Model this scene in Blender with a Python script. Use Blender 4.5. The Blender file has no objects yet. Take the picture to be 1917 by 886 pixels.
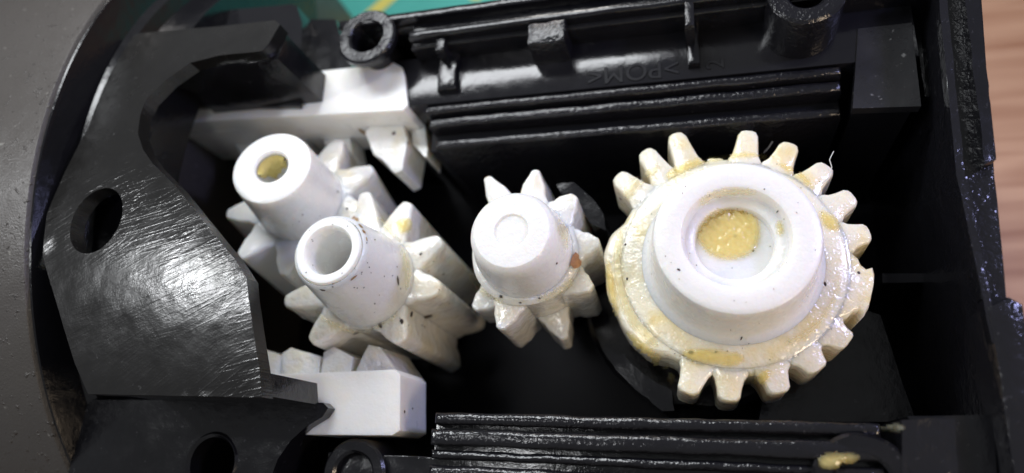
import bpy, bmesh, math, random
from mathutils import Vector, Matrix, noise, geometry
random.seed(7)
S = bpy.context.scene
COL = S.collection
S.unit_settings.system = 'METRIC'
S.unit_settings.scale_length = 0.005          # one unit is 5 mm

# ------------------------------------------------------------------ camera
F, CX, CY, W, H = 1300.0, 958.5, 443.0, 1917, 886
_d = Vector((372, -437, -1300)).normalized()
Zc = -_d
Xc = Vector((4858, 207, 1300)); Xc = (Xc - Zc * Xc.dot(Zc)).normalized()
Yc = Zc.cross(Xc)
M = Matrix((Xc, Yc, Zc))
CAM = -(M @ Vector((0, 0, -1))) * 13.0
cd = bpy.data.cameras.new('camera'); cam = bpy.data.objects.new('camera', cd); COL.objects.link(cam)
cam.matrix_world = Matrix.Translation(CAM) @ M.to_4x4()
cd.sensor_width = 36; cd.lens = 36 * F / W; cd.clip_start = 0.1; cd.clip_end = 300
cd.dof.use_dof = True; cd.dof.focus_distance = 12.3; cd.dof.aperture_fstop = cd.lens * 1e-3 / (2 * 0.13)
S.camera = cam

def ray(px, py): return M @ Vector(((px - CX) / F, -(py - CY) / F, -1.0))
def at(px, py, z=0.0):
    r = ray(px, py); return CAM + r * ((z - CAM.z) / r.z)
def depth(p): return -(M.transposed() @ (p - CAM)).z

# ------------------------------------------------------------------ light
wd = bpy.data.worlds.new('World'); S.world = wd; wd.use_nodes = True
wd.node_tree.nodes['Background'].inputs[0].default_value = (0.88, 0.90, 0.94, 1)
wd.node_tree.nodes['Background'].inputs[1].default_value = 0.24

def area(name, loc, target, size, power, color, size_y=None):
    l = bpy.data.lights.new(name, 'AREA'); l.energy = power; l.color = color
    l.shape = 'RECTANGLE' if size_y else 'DISK'; l.size = size
    if size_y: l.size_y = size_y
    o = bpy.data.objects.new(name, l); COL.objects.link(o); o.location = loc
    o.rotation_euler = (Vector(target) - Vector(loc)).to_track_quat('-Z', 'Y').to_euler()
    return o
# a desk lamp beyond the far left of the part, mirrored by the flat ledges, and a weaker bluish one at the right
def mirror(p, dist):
    r = (p - CAM).normalized(); r.z = -r.z; return p + r * dist
_p = at(960, 150, -.8); _q = at(385, 565, 1.9)
area('desk_lamp', mirror(_p, 17), (0, 1, -1), 12.5, 2900, (0.94, 0.97, 1.0), 4.6)
area('ring_lamp', mirror(_q, 14), (0, 0, 0), 1.35, 760, (0.96, 0.98, 1.0))
area('rail_glint_fill', (-3.6, -3.2, 13.5), (0.5, 0, -1), 1.8, 210, (0.97, 0.98, 1.0))  # added fill, hung overhead so the south rails mirror it
area('blue_lamp', (16, 4.5, 8), (-1, 0, -1), 2.5, 1300, (0.5, 0.52, 1.0))
area('mat_fill', (-2, 23, 9), (-4, 14, -9), 5, 1500, (1.0, 0.96, 0.92))  # added fill beyond the frame, aimed down to brighten the cutting mat
area('warm_fill', (16, -9, 9), (7, 0, -6), 4, 1250, (1.0, 0.78, 0.56))  # added warm fill to lift the wood and the south-east sides
S.view_settings.view_transform = 'Standard'; S.view_settings.look = 'None'
S.view_settings.gamma = 1; S.view_settings.use_curve_mapping = False; S.view_settings.exposure = 0.05

# ------------------------------------------------------------------ materials
def mat(name, color, rough=0.4, bump=(), rvar=0.0, cvar=None, sss=0, spec=0.5, coat=0, trans=0, metal=0, scratch=None, ior=1.5):
    m = bpy.data.materials.new(name); m.use_nodes = True
    nt = m.node_tree; N = nt.nodes; L = nt.links; b = N['Principled BSDF']
    b.inputs['Base Color'].default_value = (*color, 1); b.inputs['Roughness'].default_value = rough
    b.inputs['Specular IOR Level'].default_value = spec; b.inputs['Metallic'].default_value = metal
    b.inputs['IOR'].default_value = ior
    b.inputs['Coat Weight'].default_value = coat; b.inputs['Coat Roughness'].default_value = 0.12
    b.inputs['Transmission Weight'].default_value = trans
    if sss:
        b.inputs['Subsurface Weight'].default_value = sss
        b.inputs['Subsurface Radius'].default_value = (1.0, 0.8, 0.6); b.inputs['Subsurface Scale'].default_value = 0.26
    tc = N.new('ShaderNodeTexCoord')
    def nz(scale, detail=3, vec=None, rot=None, stretch=None):
        n = N.new('ShaderNodeTexNoise'); n.inputs['Scale'].default_value = scale; n.inputs['Detail'].default_value = detail
        src = tc.outputs['Object']
        if stretch:
            mp = N.new('ShaderNodeMapping'); mp.inputs['Scale'].default_value = [1 / q for q in stretch]; mp.vector_type = 'TEXTURE'
            mp.inputs['Rotation'].default_value = (0, 0, math.radians(rot or 0)); L.new(src, mp.inputs[0]); src = mp.outputs[0]
        L.new(src, n.inputs['Vector']); return n
    def ramp(src, a, c, ca=0.0, cc=1.0):
        r = N.new('ShaderNodeMapRange'); r.inputs[1].default_value = a; r.inputs[2].default_value = c
        r.inputs[3].default_value = ca; r.inputs[4].default_value = cc; L.new(src, r.inputs[0]); return r.outputs[0]
    prev = None
    for bm_ in bump:                                       # (scale, distance[, detail[, lo, hi]])
        n = nz(bm_[0], bm_[2] if len(bm_) > 2 else 3)
        h = ramp(n.outputs[0], bm_[3], bm_[4]) if len(bm_) > 3 else n.outputs[0]
        bp = N.new('ShaderNodeBump'); bp.inputs['Strength'].default_value = 1; bp.inputs['Distance'].default_value = bm_[1]
        L.new(h, bp.inputs['Height'])
        if prev: L.new(prev, bp.inputs['Normal'])
        prev = bp.outputs[0]
    if scratch:                                            # list of (rotation, stretch, scale, distance, patch scale)
        for rot, st, sc, dist, ps in scratch:
            n = nz(sc, 1.5, rot=rot, stretch=st); p = nz(ps, 2)
            k = ramp(p.outputs[0], 0.44, 0.62)
            n = type('o', (), {'outputs': [ramp(n.outputs[0], 0.52, 0.66)]})
            mu = N.new('ShaderNodeMath'); mu.operation = 'MULTIPLY'; L.new(n.outputs[0], mu.inputs[0]); L.new(k, mu.inputs[1])
            bp = N.new('ShaderNodeBump'); bp.inputs['Strength'].default_value = 1; bp.inputs['Distance'].default_value = dist
            L.new(mu.outputs[0], bp.inputs['Height'])
            if prev: L.new(prev, bp.inputs['Normal'])
            prev = bp.outputs[0]
    if prev: L.new(prev, b.inputs['Normal'])
    if rvar:
        n = nz(2.3, 5); L.new(ramp(n.outputs[0], 0.3, 0.7, max(0.03, rough - rvar), rough + rvar), b.inputs['Roughness'])
    if cvar:                                               # (scale, colour2, lo, hi) stains
        prevc = None
        for sc, c2, lo, hi, amt in cvar:
            n = nz(sc, 5); mx = N.new('ShaderNodeMix'); mx.data_type = 'RGBA'
            L.new(ramp(n.outputs[0], lo, hi, 0, amt), mx.inputs[0])
            if prevc: L.new(prevc, mx.inputs[6])
            else: mx.inputs[6].default_value = (*color, 1)
            mx.inputs[7].default_value = (*c2, 1); prevc = mx.outputs[2]
        L.new(prevc, b.inputs['Base Color'])
    return m

BLK = (0.0055, 0.0055, 0.007)
DUST = (9.0, (0.09, 0.09, 0.10), 0.66, 0.78, 0.5)
M_black = mat('black_plastic', BLK, 0.18, [(4, 0.012), (34, 0.003)], 0.08, [DUST])
M_gloss = mat('glossy_black_plastic', BLK, 0.16, [(3, 0.012), (26, 0.003)], 0.06)
M_scuff = mat('scuffed_black_plastic', (0.007, 0.007, 0.009), 0.17, [(4, 0.02), (13, 0.014, 2), (30, 0.007, 2)], 0.06, [DUST])
M_worn = mat('worn_black_plastic', (0.008, 0.008, 0.010), 0.16, [(3, 0.03), (9, 0.013, 2), (24, 0.005, 2)], 0.05, [DUST])
M_dusty = mat('dusty_black_plastic', (0.014, 0.014, 0.016), 0.30, [(5, 0.012), (30, 0.004)], 0.08, [(8, (0.3, 0.3, 0.3), 0.66, 0.74, 0.7), (1.5, (0.025, 0.025, 0.026), .4, .7, .6)])
M_deep = mat('deep_black_plastic', (0.008, 0.008, 0.010), 0.5, [(2, 0.01)], spec=0.15)
M_ledge = mat('moulded_ledge_plastic', (0.009, 0.009, 0.011), 0.13, [(3, 0.005), (14, 0.0016), (50, 0.0008)], 0.04)
M_plate = mat('scratched_plate_plastic', (0.009, 0.0086, 0.0082), 0.24, [(1.6, 0.02), (30, 0.002)], 0.05, [(11, (0.12, 0.12, 0.12), 0.68, 0.8, 0.5)],
              scratch=[(24, (1, 22, 1), .8, 0.0022, 0.5), (37, (1, 18, 1), 1.1, 0.002, 0.7), (12, (1, 30, 1), .7, .0018, .4), (30, (1, 30, 1), .9, .0014, .3)])
M_barrel = mat('satin_grey_barrel', (0.066, 0.060, 0.055), 0.38, [(0.8, 0.05), (26, 0.012, 4), (7, 0.03, 2, 0.64, 0.75)], 0.06, [(6, (0.25, 0.24, 0.22), 0.69, 0.76, 0.7)])
M_white = mat('white_plastic', (0.79, 0.785, 0.765), 0.34, [(6, 0.008), (22, 0.004)], 0.08, [(1.6, (0.80, 0.76, 0.66), 0.5, 0.75, 0.5)], sss=0.8)
M_wet = mat('greasy_white_plastic', (0.79, 0.775, 0.73), 0.15, [(4, 0.035, 1), (11, 0.02, 1), (24, .008, 1)], 0.05, [(2.2, (0.76, 0.68, 0.47), 0.48, 0.72, 0.6)], sss=0.8, coat=0.5)
M_cream = mat('greasy_cream_plastic', (0.82, 0.77, 0.63), 0.15, [(4, 0.035, 1), (11, 0.02, 1), (24, .008, 1)], 0.05, [(1.5, (0.78, 0.64, 0.30), 0.45, 0.68, 0.75)], sss=0.8, coat=0.5)
M_hub = mat('clean_white_hub', (0.80, 0.795, 0.775), 0.28, [(9, 0.009, 1), (24, 0.004)], 0.06, sss=0.8)
def grease(name, tint, body, k):
    """a translucent film: the thin edge of the sheet lets everything through"""
    m = mat(name, body, 0.08, [(3, 0.04, 1), (8, 0.02, 1)], 0.02, sss=0.6, coat=0.6)
    nt = m.node_tree; N = nt.nodes; L = nt.links; b = N['Principled BSDF']; out = N['Material Output']
    tr = N.new('ShaderNodeBsdfTransparent'); mx = N.new('ShaderNodeMixShader'); mx.inputs[0].default_value = k
    at_ = N.new('ShaderNodeAttribute'); at_.attribute_name = 'film'
    cm_ = N.new('ShaderNodeMix'); cm_.data_type = 'RGBA'; cm_.inputs[6].default_value = (1, 1, 1, 1); cm_.inputs[7].default_value = (*tint, 1); L.new(at_.outputs['Fac'], cm_.inputs[0]); L.new(cm_.outputs[2], tr.inputs[0])
    mu = N.new('ShaderNodeMath'); mu.operation = 'MULTIPLY'; mu.inputs[1].default_value = k; L.new(at_.outputs['Fac'], mu.inputs[0]); L.new(mu.outputs[0], mx.inputs[0])
    L.new(tr.outputs[0], mx.inputs[1]); L.new(b.outputs[0], mx.inputs[2]); L.new(mx.outputs[0], out.inputs[0]); return m
M_amber = grease('amber_grease', (0.95, 0.84, 0.46), (0.84, 0.70, 0.30), .5)
M_pale = grease('pale_grease', (0.97, 0.92, 0.70), (0.84, 0.79, 0.58), .45)
M_plug = mat('amber_plug', (0.72, 0.60, 0.22), 0.2, [(8, 0.04)], sss=.3)
M_grit = mat('dark_grit', (0.035, 0.022, 0.018), 0.4, [(20, 0.02)])
M_flake = mat('brown_flake', (0.42, 0.20, 0.08), 0.45, [(14, 0.02)], 0, [(9, (0.28, 0.12, 0.05), 0.45, 0.6, 0.8)])
M_brown = mat('brown_residue', (0.30, 0.18, 0.08), 0.35, [(14, 0.03)])
M_fibre = mat('white_fibre', (0.6, 0.6, 0.6), 0.5)
M_mat = mat('green_cutting_mat', (0.055, 0.37, 0.31), 0.55, [(30, 0.01)], 0, [(3, (0.07, 0.41, 0.35), 0.4, 0.7, 0.6)])
M_yellow = mat('yellow_print', (0.62, 0.55, 0.12), 0.55, [(30, 0.01)])
def wood():
    m = bpy.data.materials.new('pinkish_wood'); m.use_nodes = True; nt = m.node_tree; N = nt.nodes; L = nt.links; b = N['Principled BSDF']
    tc = N.new('ShaderNodeTexCoord'); mp = N.new('ShaderNodeMapping'); mp.inputs['Scale'].default_value = (0.10, 1.1, 1); L.new(tc.outputs['Object'], mp.inputs[0])
    n = N.new('ShaderNodeTexNoise'); n.inputs['Scale'].default_value = 1.3; n.inputs['Detail'].default_value = 8; n.inputs['Distortion'].default_value = 0.6; L.new(mp.outputs[0], n.inputs['Vector'])
    r = N.new('ShaderNodeValToRGB'); e = r.color_ramp.elements; e[0].position = 0.33; e[0].color = (0.36, 0.18, 0.10, 1); e[1].position = 0.66; e[1].color = (0.60, 0.37, 0.235, 1)
    L.new(n.outputs[0], r.inputs[0]); L.new(r.outputs[0], b.inputs['Base Color']); b.inputs['Roughness'].default_value = 0.5
    return m
M_wood = wood()

# ------------------------------------------------------------------ object helpers
def tag(o, label=None, cat=None, group=None, kind=None):
    if label: o['label'] = label
    if cat: o['category'] = cat
    if group: o['group'] = group
    if kind: o['kind'] = kind
    return o
def empty(name, mtx, label, cat, group=None):
    o = bpy.data.objects.new(name, None); COL.objects.link(o); o.matrix_world = mtx; o.empty_display_size = 0.3
    return tag(o, label, cat, group)
def obj(name, bm, material, parent=None, smooth=35):
    """bm in world space when the parent is the identity, otherwise in the parent's local space"""
    bmesh.ops.recalc_face_normals(bm, faces=bm.faces)
    me = bpy.data.meshes.new(name); bm.to_mesh(me); bm.free()
    me.materials.append(material)
    if smooth:
        me.polygons.foreach_set('use_smooth', [True] * len(me.polygons)); me.set_sharp_from_angle(angle=math.radians(smooth))
    o = bpy.data.objects.new(name, me); COL.objects.link(o)
    if parent: o.parent = parent
    return o
def inside(p, poly):
    c = False; n = len(poly)
    for i in range(n):
        a, b = poly[i], poly[i - 1]
        if (a[1] > p[1]) != (b[1] > p[1]) and p[0] < (b[0] - a[0]) * (p[1] - a[1]) / (b[1] - a[1]) + a[0]: c = not c
    return c
def resample(poly, step):
    out = []
    for i, a in enumerate(poly):
        b = poly[(i + 1) % len(poly)]; n = max(1, int(math.hypot(b[0] - a[0], b[1] - a[1]) / step))
        out += [(a[0] + (b[0] - a[0]) * k / n, a[1] + (b[1] - a[1]) * k / n) for k in range(n)]
    return out
def chaikin(poly, n=1):
    for _ in range(n):
        out = []
        for i, a in enumerate(poly):
            b = poly[(i + 1) % len(poly)]
            out += [(a[0] * .75 + b[0] * .25, a[1] * .75 + b[1] * .25), (a[0] * .25 + b[0] * .75, a[1] * .25 + b[1] * .75)]
        poly = out
    return poly
def solid(poly, top, bot, step=0.4, holes=(), bevel=0.05, fill=None, seg=2, wear=0.0, freq=2.0):
    """closed solid from an outline in x,y; top and bot are heights or functions of (x, y)"""
    ft = top if callable(top) else (lambda x, y: top)
    fb = bot if callable(bot) else (lambda x, y: bot)
    loops = [resample(poly, step)] + [resample(h, step) for h in holes]
    vs, es = [], []
    for lp in loops:
        b = len(vs); vs += [Vector(p) for p in lp]; es += [(b + i, b + (i + 1) % len(lp)) for i in range(len(lp))]
    if fill:
        xs = [p[0] for p in poly]; ys = [p[1] for p in poly]; y = min(ys) + fill * .5; k = 0
        while y < max(ys):
            x = min(xs) + fill * (.25 if k % 2 else .75)
            while x < max(xs):
                if inside((x, y), poly) and not any(inside((x, y), h) for h in holes) and min((Vector((x, y)) - v).length for v in vs[:sum(map(len, loops))]) > fill * .45: vs.append(Vector((x, y)))
                x += fill
            y += fill * .87; k += 1
    r = geometry.delaunay_2d_cdt(vs, es, [], 0, 1e-6)
    v2, fs = r[0], r[2]
    bm = bmesh.new()
    T = [bm.verts.new((v.x, v.y, ft(v.x, v.y))) for v in v2]; B = [bm.verts.new((v.x, v.y, fb(v.x, v.y))) for v in v2]
    for f in fs:
        c = (sum(v2[i].x for i in f) / len(f), sum(v2[i].y for i in f) / len(f))
        if not inside(c, poly) or any(inside(c, h) for h in holes): continue
        bm.faces.new([T[i] for i in f]); bm.faces.new([B[i] for i in reversed(f)])
    tset = set(T); idx = {t: b for t, b in zip(T, B)}
    edges = [e for e in bm.edges if len(e.link_faces) == 1 and e.verts[0] in tset]
    for e in edges:
        a, b = e.verts; bm.faces.new([a, b, idx[b], idx[a]])
    bm.verts.ensure_lookup_table()
    for v in [v for v in bm.verts if not v.link_faces]: bm.verts.remove(v)
    if bevel:
        bmesh.ops.recalc_face_normals(bm, faces=bm.faces)
        ed = [e for e in edges if e.is_valid]
        bmesh.ops.bevel(bm, geom=ed, offset=bevel, segments=seg, affect='EDGES', profile=0.5, clamp_overlap=True)
    if wear:
        for v in bm.verts: v.co += noise.noise_vector(v.co * freq) * wear + noise.noise_vector(v.co * freq * 3.1) * wear * .5
    return bm
def P(pts, z): return [tuple(at(x, y, z)[:2]) for x, y in pts]
def lathe(profile, seg=64, rfun=None, cap0=True, cap1=True, wob=0.0):
    """profile: (r, z) list, revolved round z"""
    bm = bmesh.new(); rings = []
    for r, z in profile:
        ring = []
        for i in range(seg):
            a = 2 * math.pi * i / seg; rr = rfun(a, r, z) if rfun else r
            p = Vector((rr * math.cos(a), rr * math.sin(a), z))
            if wob: p += noise.noise_vector(p * 3) * wob
            ring.append(bm.verts.new(p))
        rings.append(ring)
    for A, B in zip(rings, rings[1:]):
        for i in range(seg): bm.faces.new([A[i], A[(i + 1) % seg], B[(i + 1) % seg], B[i]])
    if cap0: bm.faces.new(list(reversed(rings[0])))
    if cap1: bm.faces.new(rings[-1])
    return bm
def ring_boss(cx, cy, ro, ri, z0, z1, seg=40, lip=0.05, wob=0.012):
    bm = lathe([(ro, z0), (ro, z1 - lip), (ro - lip, z1), (ri + lip, z1), (ri, z1 - lip), (ri, z0 + .2)], seg, None, True, True, wob)
    bmesh.ops.translate(bm, verts=bm.verts, vec=(cx, cy, 0)); return bm
def pxr(px, z_pt): return px * depth(z_pt) / F       # pixels to units at a point

# ================================================================== SETTING
ZT = -9.0
bm = bmesh.new(); bmesh.ops.create_grid(bm, x_segments=2, y_segments=2, size=120); bmesh.ops.translate(bm, verts=bm.verts, vec=(0, 0, ZT))
tag(obj('table_top', bm, M_wood, smooth=0), kind='structure')

cm = [(-30, 6.2), (9.5, 8.3), (7.5, 40), (-32, 38)]
cut = empty('cutting_mat', Matrix.Identity(4), 'green cutting mat with yellow printed lines lying under the housing', 'cutting mat')
obj('mat_sheet', solid(cm, ZT + .22, ZT + .01, 4, bevel=.05), M_mat, cut)
for pl in ([(425, -30), (478, -30), (470, 10), (458, 14), (448, 8)], [(590, -30), (608, -30), (592, 30), (576, 30)], [(745, -30), (775, -30), (700, 34), (672, 34)],
           [(300, -60), (318, -60), (290, 20), (270, 20)], [(890, -60), (912, -60), (900, 0), (880, 0)]):
    obj('printed_line', solid(P(pl, ZT + .23), ZT + .236, ZT + .222, 9, bevel=0), M_yellow, cut, 0)

# ------------------------------------------------------------------ barrel at the left
BR, BY, BZ, BX = 10.0, 1.99, -7.59, -9.10
bar = empty('tool_barrel', Matrix.Identity(4), 'big round grey satin tool barrel at the left end of the black gearbox', 'tool body')
def barrel(x0, x1, R, steps, bev=.06):
    bm = bmesh.new(); sec = []
    n = 96; base = ZT + .01 - BZ; a0 = math.asin(max(-1, base / R))
    for i in range(n + 1):
        a = a0 + (math.pi - 2 * a0) * i / n; sec.append((math.cos(a), math.sin(a)))
    rings = []
    xs = [x0 + (x1 - bev - x0) * k / steps for k in range(steps + 1)] 
    ringsp = [(x, R) for x in xs] + [(x1 - bev * .4, R - bev * .2), (x1, R - bev), (x1, R - 1.6)]
    for x, r in ringsp:
        rings.append([bm.verts.new((x, BY + c * r, max(BZ + s * r, ZT + .01))) for c, s in sec])
    for A, B in zip(rings, rings[1:]):
        for i in range(n): bm.faces.new([A[i], A[i + 1], B[i + 1], B[i]])
    bm.faces.new(rings[-1]); bm.faces.new(list(reversed(rings[0])))
    return bm
obj('barrel_shell', barrel(-24, BX, BR, 6), M_barrel, bar)

# ================================================================== GEARBOX HOUSING
hs = empty('gearbox_housing', Matrix.Identity(4), 'open half shell of a black plastic gearbox holding the white gears', 'gearbox housing')
def part(name, bm, m=M_black, parent=hs, **k): return obj(name, bm, m, parent, **k)

# collar ring right of the barrel
bmc = bmesh.new(); rr = []
for x, r in ((BX - .3, 9.7), (BX + .006, 9.91), (BX + .03, 9.89), (BX + .05, 9.8), (BX + .12, 9.2), (BX + .30, 9.1), (BX + .36, 8.8), (BX + .8, 8.75), (BX + 1.2, 8.7), (BX + 1.2, 7.5)):
    rr.append([bmc.verts.new((x, BY + r * math.cos(a), BZ + r * math.sin(a))) for a in [math.radians(25 + 130 * i / 80) for i in range(81)]])
for A, B in zip(rr, rr[1:]):
    for i in range(80): bmc.faces.new([A[i], A[i + 1], B[i + 1], B[i]])
part('collar_ring', bmc, M_gloss)

# end plate with its round hole and horseshoe cut-out
def zp(x, y): return 1.95 - 0.028 * (y + .6) ** 2
def onplate(px, py):
    z = 1.9
    for _ in range(6): q = at(px, py, z); z = zp(q.x, q.y)
    return q
outline = [(250, 68), (205, 140), (165, 240), (118, 330), (88, 400), (80, 480), (104, 560), (140, 680), (165, 738), (490, 744), (486, 692), (466, 560), (462, 522), (440, 486), (390, 425), (330, 350), (285, 305), (268, 280), (258, 250), (262, 215), (275, 185), (310, 150), (355, 118), (410, 104), (490, 96), (502, 84), (524, 46), (515, 38), (400, 50), (265, 62)]
PL = [tuple(onplate(*p)[:2]) for p in outline]
hc = onplate(180, 412); hr = pxr(59, hc)
hole = [(hc.x + hr * math.cos(a) * .98, hc.y + hr * math.sin(a) * 1.12) for a in [2 * math.pi * i / 40 for i in range(40)]]
part('end_plate', solid(PL, zp, lambda x, y: zp(x, y) - .32, .18, [hole], .05, .3, wear=.006), M_plate)
# walls that carry the plate down to the cavity
NA = [(505, 93), (523, 48), (400, 53), (270, 66), (262, 130), (330, 110), (400, 110)]
part('arm_wall', solid([tuple(onplate(*p)[:2]) for p in [(503, 95), (521, 50), (400, 56), (290, 66), (280, 124), (330, 118), (400, 110)]], lambda x, y: zp(x, y) - .323, -.72, .3, bevel=.03), M_black)
part('arm_wall', solid([tuple(onplate(*p)[:2]) for p in [(484, 694), (488, 740), (168, 733), (150, 680), (300, 690)]], lambda x, y: zp(x, y) - .323, -.05, .3, bevel=.03, wear=.015), M_black)
part('back_wall', solid([tuple(onplate(*p)[:2]) for p in [(115, 480), (128, 560), (150, 680), (172, 690), (140, 480)]], lambda x, y: zp(x, y) - .323, -.5, .5, bevel=.02), M_gloss)
part('back_wall', solid([tuple(onplate(*p)[:2]) for p in [(130, 330), (162, 240), (202, 142), (225, 138), (182, 240), (148, 345)]], lambda x, y: zp(x, y) - .323, -.5, .5, bevel=.02), M_gloss)

# lower shoulder, south, with its screw boss
sh = [(-9.06, -2.6)] + P([(130, 700), (168, 748), (604, 754), (614, 764), (604, 780), (572, 800), (545, 825), (520, 860), (505, 900), (490, 980)], -.03) + [(-9.06, -6.2)]
b1 = at(396, 868, -.03); r1 = pxr(52, b1)
part('shoulder', solid(sh, -.03, -6.2, .25, [[(b1.x + r1 * math.cos(a), b1.y + r1 * math.sin(a)) for a in [2 * math.pi * i / 32 for i in range(32)]]], .08, .5, wear=.01), M_black)
part('screw_boss', ring_boss(b1.x, b1.y, r1 * 1.12, r1 * .92, -3, .01), M_gloss)
# step at the north
part('shoulder', solid(P([(150, 20), (392, 22), (545, 8), (556, 12), (566, 42), (560, 200), (150, 200)], -.6), -.6, -6.2, .4, bevel=.09, wear=.01), M_ledge)

# cavity floor and walls
part('floor', solid([(-8.2, -5.5), (8.1, -5.5), (8.1, 5.3), (-8.2, 5.3)], -6.2, -6.5, 3, bevel=0), M_deep)
def strip(x0, x1, ya, yb): return [(x0, ya), (x1, ya), (x1, yb), (x0, yb)]
XL, XR = -3.6, 7.5
# north wall: rim with a groove, pocket floor, three stepped rails
part('side_wall', solid([(-4.3, 5.13), (-2.58, 5.13), (-2.58, 4.55), (8.2, 4.55), (8.2, 5.35), (-4.3, 5.35)], -.25, -8.9, .5, bevel=.05, wear=.008), M_black)
part('rim', solid(strip(-4.3, 8.2, 5.14, 5.34), .02, -.26, .3, bevel=.06, wear=.012, freq=1.3), M_gloss)
part('rim', solid(strip(-2.55, 8.2, 4.66, 4.84), .0, -.26, .3, bevel=.06, wear=.012, freq=1.3), M_gloss)
ZL = -.8
def yat(py, z): return at(900, py, z).y
part('ledge', solid(strip(-3.4, 7.45, yat(186, ZL), 4.66), ZL, -6.2, .4, bevel=.02), M_ledge)
for py0, py1, z, x0 in ((202, 188, ZL + .05, -2.35), (229, 212, -.92, -2.3), (270, 255, -1.18, -2.2)):
    part('guide_rail', solid(strip(x0, 6.1, yat(py0, z), yat(py1, z)), z, -6.2, .22, bevel=.075, seg=3, wear=.014, freq=2.5), M_scuff)
part('rail_base', solid(strip(-2.4, 6.12, yat(270, -1.18) + .02, yat(188, ZL)), -1.4, -6.2, .5, bevel=.03), M_deep)
part('floor_panel', solid(P([(1596, 204), (1606, 55), (1706, 44), (1724, 200)], ZL), ZL + .02, -1.0, .4, bevel=.03), M_dusty)
part('panel_base', solid(P([(1604, 192), (1612, 60), (1700, 52), (1716, 190)], ZL), -1.0, -6.2, .4, bevel=0), M_deep)
part('floor_panel', solid(P([(1726, 190), (1706, 44), (1790, 40), (1800, 186)], -1.5), -1.3, -6.2, .4, bevel=.05, wear=.01), M_gloss)
# ribs across the pocket
for px, w, y0, y1, zt in ((824, 9, 4.25, 4.57, -.12), (1024, 36, 4.05, 4.57, -.02), (1292, 9, 4.0, 4.57, .04)):
    a = at(px, 60, -.1); hw = pxr(w, a)
    part('rib', solid([(a.x - hw, y0 + .1), (a.x + hw, y0 + .1), (a.x + hw, y1 + .08), (a.x - hw, y1 + .08)], zt, ZL - .1, .12, bevel=.04, wear=.02, freq=4), M_scuff)
for px0, px1 in ((838, 872), (1290, 1312)):
    a, b = at(px0, 150, -1.2), at(px1, 150, -1.2)
    part('rib', solid([(a.x, 3.66), (b.x, 3.66), (b.x, 4.65), (a.x, 4.65)], -.6, ZL - .1, .12, bevel=.05, wear=.02, freq=4), M_gloss)
# screw bosses
def boss(px, py, z, ro, ri, m=M_black, z0=-5.0):
    c = at(px, py, z); part('screw_boss', ring_boss(c.x, c.y, pxr(ro, c), pxr(ri, c), z0, z), m)
c = at(685, 67, .05); q = pxr(58, c)
bm = lathe([(q * .55, -6.2), (q * .58, -.5), (q, -.16), (q, 0), (q - .05, .05), (q * .62, .05), (q * .56, .0), (q * .5, -1.2), (.02, -1.22)], 44, None, True, False, .016); bmesh.ops.translate(bm, verts=bm.verts, vec=(c.x, c.y, 0))
part('screw_boss', bm, M_scuff)
part('shoulder', solid(P([(540, 36), (628, 36), (660, 130), (700, 200), (540, 200)], -1.3), -1.3, -6.2, .4, bevel=.09, wear=.01), M_gloss)
boss(1511, -18, .40, 70, 34, M_scuff)
boss(660, 888, -.35, 64, 38, M_black)
boss(1618, 905, -.15, 92, 50, M_black)

# south rails
for y0, y1, z in ((-3.42, -3.20, -.26), (-3.78, -3.50, -.14), (-4.02, -3.86, -.24), (-4.34, -4.12, -.14)):
    part('guide_rail', solid(strip(-1.4, 5.95, y0, y1), z, -6.2, .16, bevel=.095, seg=3, wear=.02, freq=2.2), M_worn)
part('rail_base', solid([(-3.6, -4.9), (6.0, -4.9), (6.0, -3.22), (-1.45, -3.22), (-1.45, -3.98), (-3.6, -3.98)], -.5, -6.2, .5, bevel=.04, wear=.02), M_gloss)
part('corner_block', solid(P([(1688, 786), (1786, 784), (1800, 960), (1690, 960)], -.15), -.15, -6.2, .2, bevel=.06, fill=.25, wear=.03, freq=4), M_worn)
part('side_wall', solid(strip(-5.2, 7.7, -5.6, -4.6), -.3, -8.9, .5, bevel=.05, wear=.01), M_black)
part('inner_wall', solid(P([(1700, 780), (1860, 776), (1870, 900), (1790, 900)], -.4), -.45, -6.2, .3, bevel=.05, wear=.02), M_black)

# east wall with ridges
part('end_wall', solid(P([(1752, -40), (1792, 330), (1862, 650), (1890, 790), (1905, 960), (1990, 960), (1917, 640), (1884, 560), (1862, 330), (1835, -40)], -.2), -.2, -8.9, .4, bevel=.06, wear=.012, freq=2.0), M_worn)
part('wall_ridge', solid(P([(1753, -40), (1790, 330), (1856, 640), (1876, 660), (1806, 330), (1768, -40)], 0), .02, -.21, .16, bevel=.06, wear=.014, freq=2.5), M_worn)
part('wall_ridge', solid(P([(1800, -40), (1843, 312), (1864, 300), (1826, -40)], .02), .06, -.9, .16, bevel=.05, wear=.02, freq=3.5), M_black)
part('wall_ridge', solid(P([(1846, 575), (1858, 640), (1882, 800), (1905, 960), (1990, 960), (1950, 800), (1917, 570), (1890, 556)], .02), .05, -.9, .2, bevel=.08, fill=.4, wear=.014, freq=2), M_worn)
part('wall_ridge', solid(P([(1800, 330), (1838, 560), (1850, 560), (1812, 330)], 0), .0, -.21, .15, bevel=.05, wear=.04, freq=4), M_worn)
# features of the deep floor at the right
part('floor_rib', solid(P([(1652, 512), (1772, 512), (1772, 528), (1652, 530)], -2.9), -2.9, -6.2, .3, bevel=.04), M_ledge)
part('floor_step', solid(P([(1560, 560), (1648, 590), (1668, 650), (1690, 720), (1716, 790), (1420, 790), (1450, 640)], -3.0), -3.0, -6.2, .3, bevel=.05), M_black)
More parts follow.
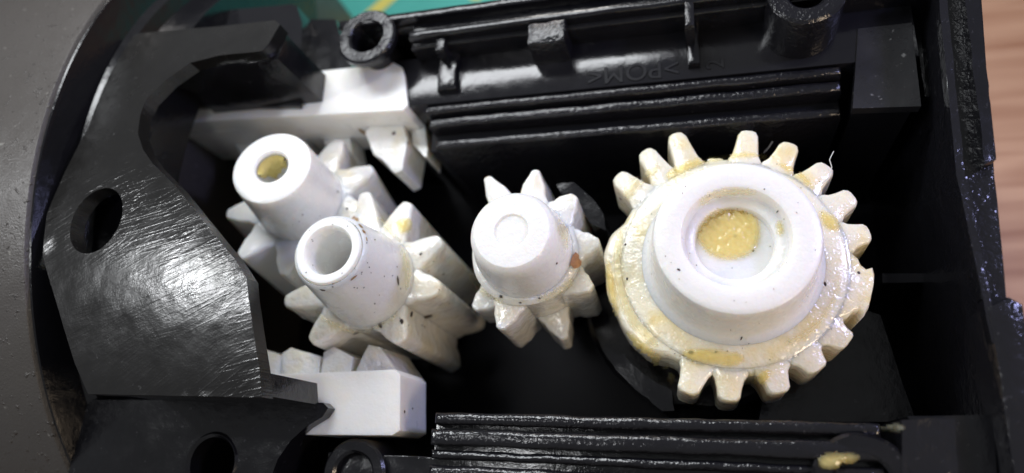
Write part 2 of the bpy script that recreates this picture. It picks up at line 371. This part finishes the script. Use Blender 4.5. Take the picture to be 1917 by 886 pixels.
# round seat under the large gear and the torn web beside it
c = at(1300, 560, -3.2)
part('gear_seat', ring_boss(c.x, c.y, 2.35, 1.2, -6.2, -3.0, 60, .1, .04), M_black)
part('torn_web', solid(P([(1042, 345), (1075, 342), (1110, 372), (1130, 400), (1135, 432), (1105, 418), (1078, 375), (1050, 362)], -1.5), -1.5, -4.9, .12, bevel=.05, wear=.02, freq=3), M_gloss)
part('torn_web', solid(P([(1135, 655), (1165, 662), (1205, 700), (1255, 728), (1262, 768), (1240, 770), (1190, 730), (1150, 690)], -1.6), -1.8, -4.9, .12, bevel=.06, wear=.03, freq=3), M_black)

# moulded lettering on the pocket floor (reads upside down from here)
def lettering(txt, px, py, z, size, rot, parent, m):
    cu = bpy.data.curves.new('t', 'FONT'); cu.body = txt; cu.size = size; cu.extrude = .012; cu.resolution_u = 3; cu.align_x = 'CENTER'; cu.align_y = 'CENTER'; cu.offset = 0.0
    t = bpy.data.objects.new('t', cu); COL.objects.link(t)
    me = bpy.data.meshes.new_from_object(t.evaluated_get(bpy.context.evaluated_depsgraph_get()))
    bpy.data.objects.remove(t); me.materials.clear(); me.materials.append(m); me.name = 'moulded_lettering'
    me.transform(Matrix.Translation(at(px, py, z)) @ Matrix.Rotation(rot, 4, 'Z'))
    o = bpy.data.objects.new('moulded_lettering', me); COL.objects.link(o); o.parent = parent; return o
lettering('>POM<', 1184, 134, ZL + .014, .58, math.pi + .01, hs, M_deep)
lettering('2', 1340, 120, ZL + .012, .5, math.pi / 2, hs, M_deep)

# ================================================================== RACKS
def tooth_block(poly, z, zb, parent, m=M_white, bev=.08):
    return obj('tooth', solid(P(poly, z), z, zb, .12, bevel=bev, seg=3, wear=.01, freq=3), m, parent)
rk = empty('toothed_rack', Matrix.Identity(4), 'upper white toothed rack with a square end sliding under the black arm', 'gear rack')
obj('rack_bar', solid(P([(240, 165), (592, 134), (738, 118), (752, 126), (757, 142), (763, 196), (754, 206), (250, 234)], -.73), -.73, -2.0, .25, bevel=.13, seg=3), M_white, rk)
obj('rack_web', solid(P([(240, 215), (745, 170), (752, 216), (240, 262)], -1.25), -1.25, -2.8, .3, bevel=.1, seg=3), M_white, rk)
tooth_block([(684, 248), (694, 236), (752, 226), (762, 262), (752, 318), (738, 324), (716, 300), (700, 290)], -1.45, -2.6, rk, M_wet, .13)
tooth_block([(768, 200), (792, 204), (800, 280), (798, 296), (772, 270)], -1.7, -2.6, rk, M_wet, .1)
for x0 in (600, 520, 440):
    tooth_block([(x0, 255 + (600 - x0) * .1), (x0 + 52, 250 + (600 - x0) * .1), (x0 + 60, 290 + (600 - x0) * .1), (x0 + 46, 312 + (600 - x0) * .1), (x0 + 26, 300 + (600 - x0) * .1)], -2.0, -2.8, rk)
rk2 = empty('toothed_rack', Matrix.Identity(4), 'lower white toothed rack with a square end touching the grey torn arm', 'gear rack')
obj('rack_bar', solid(P([(430, 822), (560, 814), (734, 815), (748, 806), (749, 702), (740, 692), (620, 697), (430, 704)], -.30), -.30, -1.6, .25, bevel=.11, seg=3, wear=.006), M_white, rk2)
obj('rack_web', solid(P([(420, 760), (735, 760), (735, 704), (420, 706)], -1.6), -1.604, -2.6, .4, bevel=.05), M_white, rk2)
for poly in ([(478, 656), (488, 652), (524, 664), (534, 705), (480, 705)], [(528, 662), (545, 651), (600, 668), (596, 705), (524, 705)],
             [(606, 660), (625, 650), (660, 668), (655, 705), (600, 705)], [(668, 690), (690, 646), (712, 650), (745, 700), (740, 708), (668, 708)]):
    tooth_block(poly, -.95, -2.4, rk2, M_wet, .11)

# ================================================================== GEARS
class Gear:
    def __init__(g, name, label, top, zt, face, zf, thick, cat='gear'):
        T, Fc = at(*top, zt), at(*face, zf)
        g.n = (T - Fc).normalized(); g.hub_h = (T - Fc).length; g.thick = thick
        x = Vector((1, 0, 0)); x = (x - g.n * x.dot(g.n)).normalized(); y = g.n.cross(x)
        base = Fc - g.n * thick
        g.mw = Matrix.Translation(base) @ Matrix((x, y, g.n)).transposed().to_4x4()
        g.inv = g.mw.inverted(); g.root = empty(name, g.mw, label, cat); g.face = Fc
    def loc(g, px, py, h=None):
        """a pixel on the plane at height h (face by default) in the gear's own coordinates"""
        h = g.thick if h is None else h
        o = g.inv @ CAM; r = g.inv.to_3x3() @ ray(px, py); return o + r * ((h - o.z) / r.z)
    def pol(g, px, py, h=None):
        q = g.loc(px, py, h); return math.atan2(q.y, q.x), math.hypot(q.x, q.y)
    def tooth(g, a, rr, rt, wr, wt, z0, z1, m, twist=0.0, lean=0.0, taper=1.0, name='tooth', jit=.012, root=.18):
        h = rt - rr
        half = [(wr * 1.5, -root), (wr * 1.22, .0), (wr * .98, h * .18), (wr * .84, h * .5), (wt * 1.12, h * .82), (wt * .8, h * .96), (wt * .35, h)]
        prof = [(-s, rr + q) for s, q in half] + [(s, rr + q) for s, q in reversed(half)]
        lv = [(z0, 1), (z0 + (z1 - z0) * .3, 1), (z0 + (z1 - z0) * .65, 1), (z1 - .09, 1), (z1 - .03, .95), (z1, .82)]
        bm = bmesh.new(); rings = []
        for z, sc in lv:
            t = (z1 - z) / max(1e-6, z1 - z0); ring = []
            for s, r in prof:
                s2 = s * sc + lean * (r - rr); r2 = rr + (r - rr) * (taper + (1 - taper) * (1 - t)) - (1 - sc) * .3 * max(0, r - rr)
                b = a + twist * t; p = Vector((r2 * math.cos(b) - s2 * math.sin(b), r2 * math.sin(b) + s2 * math.cos(b), z))
                p += noise.noise_vector(p * 4 + Vector((a * 9, 0, 0))) * jit
                ring.append(bm.verts.new(p))
            rings.append(ring)
        for A, B in zip(rings, rings[1:]):
            for i in range(len(prof)): bm.faces.new([A[i], A[(i + 1) % len(prof)], B[(i + 1) % len(prof)], B[i]])
        bm.faces.new(rings[-1]); bm.faces.new(list(reversed(rings[0])))
        return obj(name, bm, m, g.root, 50)

# ---- pinion A (rear left, out of focus)
A = Gear('helical_pinion', 'long white pinion with yellow grease in its bore, under the black arm', (507, 312), .45, (563, 378), -1.05, 2.9, 'pinion')
k = depth(A.face) / F; kt = depth(A.mw @ Vector((0, 0, A.thick + A.hub_h))) / F
hh = A.thick + A.hub_h
hubA = obj('hub', lathe([(60 * k, A.thick - .1), (82 * k, A.thick - .1), (80 * k, A.thick + .1), (78 * kt, hh - .14), (76 * kt, hh - .04), (68 * kt, hh), (36 * kt, hh), (32 * kt, hh - .05), (31 * kt, hh - 3.0), (.02, hh - 3.02)], 64, None, False, True), M_hub, A.root)
rb = 92 * k
obj('gear_body', lathe([(rb, 0), (rb, A.thick - .06), (rb - .06, A.thick), (60 * k, A.thick + .004)], 48, None, True, False), M_wet, A.root)
a0, _ = A.pol(649, 249)
for i in range(9):
    A.tooth(a0 + i * math.tau / 9 + .03, rb, 148 * k, .31, .15, 0, A.thick, M_wet if i in (0, 1, 8, 7) else M_white, 0.10)
# grease plug in the bore
bmg = bmesh.new(); rows = []
for q in range(17):
    an = math.radians(55 + 150 * q / 16); dp = .1 + .55 * math.sin(math.pi * q / 16) * (1 + .5 * noise.noise(Vector((q * .45, 2, 0))))
    rows.append([bmg.verts.new(((31 * kt - .015 - .05 * math.sin(math.pi * w / 5)) * math.cos(an), (31 * kt - .015 - .05 * math.sin(math.pi * w / 5)) * math.sin(an), hh - .09 - dp * w / 5)) for w in range(6)])
for q0, q1 in zip(rows, rows[1:]):
    for w in range(5): bmg.faces.new([q0[w], q0[w + 1], q1[w + 1], q1[w]])
tag(obj('bore_grease', bmg, M_plug, hubA), kind='stuff')

# ---- pinion B (front left)
B = Gear('helical_pinion', 'long white pinion with a hollow ringed hub and black specks, left of the broken pinion', (614, 469), 1.0, (690, 524), -.75, 3.2, 'pinion')
k = depth(B.face) / F; hh = B.thick + B.hub_h; kt = depth(B.mw @ Vector((0, 0, hh))) / F
hubB = obj('hub', lathe([(70 * k, B.thick - .1), (92 * k, B.thick - .1), (88 * k, B.thick + .12), (84 * k, B.thick + .5), (76 * kt, hh - .16), (72.5 * kt, hh - .06), (69 * kt, hh - .03), (67.5 * kt, hh - .055), (67 * kt, hh - .2)], 72, None, False, False), M_hub, B.root)
obj('hub_ring', lathe([(66.8 * kt, hh - .2), (66.8 * kt, hh - .02), (64 * kt, hh + .02), (50 * kt, hh + .02), (47 * kt, hh - .02), (45.5 * kt, hh - .06), (44.5 * kt, hh - 2.0), (43 * kt, hh - 2.2), (.02, hh - 2.22)], 64, None, False, True, .01), M_hub, hubB)
rb = 93 * k
obj('gear_body', lathe([(rb * .97, 0), (rb, B.thick - .06), (rb - .06, B.thick), (70 * k, B.thick + .004)], 48, None, True, False), M_wet, B.root)
tipsB = [(681, 358), (764, 377), (826, 448), (824, 540), (752, 640), (580, 640), (530, 564)]
for i, t in enumerate(tipsB):
    a, r = B.pol(*t); B.tooth(a, rb, r, .31, .16, 0, B.thick, M_wet, .06)
for da in (1, 2): 
    a1, _ = B.pol(530, 564); B.tooth(a1 - da * .72, rb, 150 * k, .31, .15, 0, B.thick, M_wet, .06)

# ---- pinion C (middle, broken teeth)
Cg = Gear('broken_pinion', 'short white pinion with a round solid hub and several broken teeth, in the middle', (957, 432), .60, (982, 470), -.50, 1.9, 'pinion')
k = depth(Cg.face) / F; hh = Cg.thick + Cg.hub_h; kt = depth(Cg.mw @ Vector((0, 0, hh))) / F
obj('hub', lathe([(92 * k, Cg.thick - .1), (90 * k, Cg.thick + .12), (88 * k, Cg.thick + .4), (86 * kt, hh - .30), (84 * kt, hh - .16), (79 * kt, hh - .06), (72 * kt, hh), (34 * kt, hh + .005), (31 * kt, hh - .035), (.02, hh - .035)], 72), M_hub, Cg.root)
rb = 104 * k
obj('gear_body', lathe([(rb, 0), (rb, Cg.thick - .08), (rb - .08, Cg.thick), (.3, Cg.thick + .004)], 56, None, True, True, .02), M_wet, Cg.root)
for (px, py), drop, ln in (((917, 326), 0, .1), ((1002, 316), 0, 0), ((1076, 364), 0, 0), ((1122, 450), .05, 0), ((1103, 536), .25, .1), ((933, 613), .12, 0), ((1040, 612), 1.0, 0), ((866, 560), .7, 0)):
    a, r = Cg.pol(px, py); Cg.tooth(a, rb, r, .27, .11, 0, Cg.thick - drop, M_wet, -.04, ln)
for px, py in ((868, 470), (880, 395)):       # sheared stubs
    a, r = Cg.pol(px, py); o = Cg.tooth(a, rb, rb + .10, .2, .15, 0, Cg.thick - .5, M_wet, 0, name='tooth', jit=.05); o['label'] = 'sheared tooth stub'

# ---- gear D (large, right)
D = Gear('large_gear', 'large cream gear with a thick hub, yellow grease and teeth worn off along its left', (1378, 440), .50, (1368, 487), -.75, 1.15, 'gear')
k = depth(D.face) / F; hh = D.thick + D.hub_h; kt = depth(D.mw @ Vector((0, 0, hh))) / F; t = D.thick
obj('flange', lathe([(205 * k, t - .1), (203 * k, t + .015), (196 * k, t + .05), (170 * k, t + .06), (152 * k, t + .09), (140 * k, t + .1)], 96, None, False, False, .012), M_cream, D.root)
obj('hub', lathe([(166 * k, t), (163 * k, t + .085), (156 * k, t + .14), (149 * k, t + .28), (146 * k, t + .42), (156 * kt, hh - .34), (155 * kt, hh - .13), (151 * kt, hh - .045), (142 * kt, hh), (108 * kt, hh), (101 * kt, hh - .03), (98 * kt, hh - .09), (96 * kt, hh - .24), (92 * kt, hh - .29), (80 * kt, hh - .31), (75 * kt, hh - .35), (72 * kt, hh - .47), (.02, hh - .49)], 96), M_hub, D.root)
def worn(a, r, z):
    if r < 190 * k: return r
    w = 0.0; deg = math.degrees(a) % 360
    if 158 < deg < 238: w = min(1, (deg - 158) / 8, (238 - deg) / 12)
    return r + w * (.20 + .012 * math.sin(a * 19) + .03 * noise.noise(Vector((a * 6, z, 0))))
obj('gear_body', lathe([(213 * k, 0), (215 * k, .1), (215 * k, t - .10), (211 * k, t - .03), (206 * k, t), (.5, t + .002)], 140, worn, True, True, .014), M_cream, D.root)
tips = [(1152, 328), (1203, 281), (1262, 248), (1402, 243), (1481, 266), (1549, 307), (1600, 366), (1630, 433), (1590, 642), (1536, 693), (1464, 735), (1366, 752), (1288, 738)]
for px, py in tips:
    a, r = D.pol(px, py); D.tooth(a, 213 * k, r, .25, .17, 0, t, M_cream, random.uniform(-.01, .01), random.uniform(-.05, .05))
a, r = D.pol(1634, 545); o = D.tooth(a, 213 * k, r, .46, .40, 0, t, M_cream); o['label'] = 'broad tooth filled in with grease'
a, r = D.pol(1335, 262); o = D.tooth(a, 211 * k, 224 * k, .2, .15, 0, t - .15, M_cream, jit=.04); o['label'] = 'broken tooth stub'

for g in (A, B, Cg, D):
    b = g.mw.translation
    bm = lathe([(.34, -6.2), (.34, b.z + .02)], 20); bmesh.ops.translate(bm, verts=bm.verts, vec=(b.x, b.y, 0)); part('axle_pin', bm, M_black)

# ================================================================== GREASE, GRIT, FLAKE, FIBRES laid on the surfaces
bpy.context.view_layer.update()
dg = bpy.context.evaluated_depsgraph_get()
def hit(px, py):
    d = ray(px, py).normalized(); ok, p, n, i, o, m = S.ray_cast(dg, CAM, d)
    return (p, n, o) if ok else None
def film(poly, thick, m, parent, step=4.0, bump=.5):
    """a conformal sheet of grease over whatever lies under an outline"""
    poly = chaikin(poly, 2); xs = [p[0] for p in poly]; ys = [p[1] for p in poly]
    cx, cy = sum(xs) / len(xs), sum(ys) / len(ys)
    bm = bmesh.new(); V = {}; lay = bm.verts.layers.float.new('film')
    nx, ny = int((max(xs) - min(xs)) / step) + 2, int((max(ys) - min(ys)) / step) + 2
    iv = parent.matrix_world.inverted()
    for i in range(nx):
        for j in range(ny):
            px, py = min(xs) + i * step, min(ys) + j * step
            px += 2.5 * noise.noise(Vector((px * .07, py * .07, 3))); py += 2.5 * noise.noise(Vector((px * .07, py * .07, 9)))
            if not inside((px, py), poly): continue
            h = hit(px, py)
            if not h: continue
            dmin = min(math.hypot(px - q[0], py - q[1]) for q in resample(poly, 5))
            e = min(1, dmin / 9.0); e = math.sqrt(e)
            t = thick * (e * (1 + bump * noise.noise(Vector((px * .11, py * .11, 0)))) - .12)
            V[i, j] = (bm.verts.new(iv @ (h[0] + h[1] * t)), h[0]); V[i, j][0][lay] = min(1, dmin / 14.0)
    for i in range(nx):
        for j in range(ny):
            q = [V.get(c) for c in ((i, j), (i + 1, j), (i + 1, j + 1), (i, j + 1))]
            if all(q) and max((a[1] - b[1]).length for a in q for b in q) < .22: bm.faces.new([a[0] for a in q])
    for v in [v for v in bm.verts if not v.link_faces]: bm.verts.remove(v)
    if not bm.faces: bm.free(); return None
    me = bpy.data.meshes.new('grease'); bm.to_mesh(me); bm.free(); me.materials.append(m)
    me.polygons.foreach_set('use_smooth', [True] * len(me.polygons))
    o = bpy.data.objects.new('grease', me); COL.objects.link(o); o.parent = parent; return tag(o, kind='stuff')
films = []
# large gear: stains round the hub, in the bore, at the tooth roots
films += [(p, th, m, D.root) for p, th, m in (
    ([(1240, 322), (1290, 296), (1345, 288), (1400, 282), (1455, 290), (1452, 302), (1392, 296), (1330, 306), (1280, 330), (1250, 345)], .06, M_amber),
    ([(1292, 440), (1320, 395), (1352, 384), (1395, 386), (1425, 410), (1426, 450), (1408, 484), (1360, 494), (1320, 480)], .09, M_amber),
    ([(1300, 372), (1340, 350), (1400, 346), (1430, 362), (1390, 366), (1340, 368), (1308, 392)], .07, M_pale),
    ([(1450, 412), (1466, 405), (1474, 430), (1462, 452), (1450, 436)], .06, M_amber),
    ([(1530, 392), (1556, 396), (1578, 420), (1566, 442), (1540, 428), (1526, 410)], .08, M_amber),
    ([(1270, 655), (1310, 648), (1360, 655), (1398, 660), (1390, 690), (1330, 684), (1280, 676)], .08, M_amber),
    ([(1460, 640), (1520, 610), (1556, 560), (1570, 500), (1580, 505), (1570, 565), (1530, 625), (1470, 655)], .07, M_pale),
    ([(1140, 470), (1160, 420), (1172, 440), (1170, 520), (1190, 590), (1240, 640), (1226, 660), (1180, 620), (1150, 560)], .08, M_pale),
    ([(1172, 610), (1210, 640), (1262, 680), (1250, 700), (1200, 670), (1170, 632)], .09, M_amber),
    ([(1455, 300), (1500, 318), (1530, 350), (1520, 360), (1490, 332), (1452, 312)], .06, M_amber))]
films += [(p, th, m, D.root) for p, th, m in (
    ([(1165, 345), (1200, 320), (1235, 300), (1240, 318), (1205, 345), (1180, 380), (1165, 372)], .06, M_pale),
    ([(1400, 720), (1425, 690), (1450, 690), (1440, 715), (1420, 735)], .06, M_amber),
    ([(1250, 690), (1268, 700), (1262, 730), (1245, 715)], .06, M_amber),
    ([(1600, 470), (1622, 462), (1612, 486), (1590, 490)], .06, M_amber),
    ([(1130, 500), (1142, 470), (1150, 520), (1160, 580), (1180, 640), (1165, 630), (1140, 570)], .08, M_amber))]
films += [(p, th, m, Cg.root) for p, th, m in (
    ([(878, 500), (890, 520), (915, 542), (950, 558), (945, 572), (905, 560), (880, 535), (870, 510)], .10, M_pale),
    ([(1035, 400), (1060, 420), (1068, 450), (1055, 480), (1045, 450), (1034, 420)], .10, M_pale),
    ([(1000, 555), (1040, 540), (1070, 510), (1078, 525), (1050, 555), (1005, 570)], .10, M_pale))]
films += [(p, th, m, B.root) for p, th, m in (
    ([(690, 400), (720, 410), (745, 430), (758, 470), (772, 505), (760, 550), (748, 552), (752, 500), (735, 450), (700, 415)], .11, M_pale),
    ([(585, 560), (610, 595), (660, 612), (720, 605), (752, 570), (748, 600), (700, 625), (630, 622), (590, 592)], .11, M_pale),
    ([(735, 412), (770, 400), (775, 430), (752, 445), (740, 430)], .08, M_amber))]
films += [([(1530, 850), (1560, 842), (1600, 846), (1620, 856), (1580, 880), (1540, 884), (1526, 870)], .05, M_amber, hs), ([(1640, 790), (1690, 785), (1700, 812), (1650, 812)], .04, M_pale, hs)]
for f in films: film(*f)

def specks(name, pts, m, parent=None, label=None, cat=None):
    bm = bmesh.new()
    for px, py, rx, ry, an in pts:
        h = hit(px, py)
        if not h: continue
        p, n, _ = h; kk = depth(p) / F; tx = M @ Vector((1, 0, 0)); tx = (tx - n * tx.dot(n)).normalized(); ty = n.cross(tx)
        top = bm.verts.new(p + n * .022); ring = []
        nn = 9
        for i in range(nn):
            a = math.tau * i / nn; w = random.uniform(.7, 1.2); u, v = rx * kk * w * math.cos(a), ry * kk * w * math.sin(a)
            c, s = math.cos(math.radians(an)), math.sin(math.radians(an))
            ring.append(bm.verts.new(p + tx * (u * c - v * s) + ty * (u * s + v * c) + n * .006))
        for i in range(nn): bm.faces.new([ring[i], ring[(i + 1) % nn], top])
    o = obj(name, bm, m, parent, 30); return o
gp = [(745, 525, 3, 10, 8), (604, 543, 6, 2.5, 0), (770, 588, 6, 5, 30), (798, 594, 11, 9, 10), (752, 602, 4, 5, 20), (712, 610, 4, 6, 30), (666, 624, 6, 3, 0), (788, 476, 4, 3, 40), (737, 250, 4, 4, 0), (764, 268, 3, 3, 0),
      (938, 555, 4, 4, 0), (974, 567, 3, 2, 0), (1042, 493, 2.5, 3, 0), (864, 556, 3, 2, 0), (1010, 558, 3, 2, 0), (1162, 372, 3.5, 3, 0), (1171, 458, 2.5, 3, 0), (1174, 522, 2.5, 3, 0), (1293, 660, 6, 3.5, 0), (1340, 660, 3, 2, 0),
      (1608, 511, 3, 3, 0), (1456, 396, 1.5, 6, 5), (1545, 532, 2.5, 5, 10), (1376, 442, 2.5, 2.5, 0), (1270, 505, 2, 4, 60), (1388, 633, 1.5, 6, 0), (1328, 366, 2, 3, 0), (632, 359, 3, 3, 0), (650, 391, 3, 3, 0), (757, 771, 4, 3, 0), (772, 765, 3, 2, 20), (830, 513, 2, 2, 0), (925, 560, 2, 2, 0), (1410, 470, 2, 2, 0)]
for _ in range(26): gp.append((random.uniform(690, 880), random.uniform(400, 640), random.uniform(.8, 2.2), random.uniform(.8, 2.2), 0))
for _ in range(26): gp.append((random.uniform(548, 690), random.uniform(400, 540), random.uniform(.8, 1.7), random.uniform(.8, 1.7), 0))
for _ in range(50): gp.append((random.uniform(1180, 1560), random.uniform(300, 680), random.uniform(.7, 1.4), random.uniform(.7, 1.4), 0))
tag(specks('grit', gp, M_grit), 'scattered black grit specks stuck on the greasy white gears', 'grit', kind='stuff')
tag(specks('residue', [(668, 412, 5, 4, 0), (675, 424, 5, 6, 40), (681, 434, 4, 5, 20), (662, 408, 4, 3, 0), (686, 448, 2, 5, 20), (662, 520, 9, 2, 25), (802, 508, 3, 2, 0), (678, 246, 6, 13, 10)], M_brown), 'brown dried residue round the rim of the ringed hub', 'residue', kind='stuff')
tag(specks('plastic_flake', [(1078, 487, 13, 16, 10)], M_flake), 'brown plastic flake stuck on a tooth of the broken pinion', 'flake')
def fibre(pts, label, r=.008):
    ps = []
    for px, py, off in pts:
        h = hit(px, py); ps.append((px, py, h, off))
    base = next((h[0] for *_, h, o in ps if h and h[0].z > -2.2), Vector((0, 0, -.8)))
    P3 = [at(px, py, base.z + off) for px, py, h, off in ps]
    bm = bmesh.new(); rings = []
    fine = []
    for a, b in zip(P3, P3[1:]): fine += [a.lerp(b, i / 4) for i in range(4)]
    fine.append(P3[-1])
    for p in fine:
        p = p + noise.noise_vector(p * 5) * .02
        rings.append([bm.verts.new(p + Vector((r * math.cos(a), r * math.sin(a), r * math.sin(a + 1)))) for a in (0, 2.09, 4.19)])
    for A_, B_ in zip(rings, rings[1:]):
        for i in range(3): bm.faces.new([A_[i], A_[(i + 1) % 3], B_[(i + 1) % 3], B_[i]])
    tag(obj('fibre', bm, M_fibre), label, 'fibre')
fibre([(1538, 345, 0), (1552, 335, .1), (1556, 315, .15), (1553, 300, .2), (1560, 285, .25)], 'fine curled fibre standing off a tooth at the upper right of the cream gear')
fibre([(1430, 286, .0), (1440, 275, .1), (1446, 266, .2)], 'short fine fibre between two upper teeth of the cream gear')
fibre([(540, 572, 0), (556, 585, .02), (572, 598, .0)], 'thin pale thread hanging from a lower left tooth of the ringed pinion')
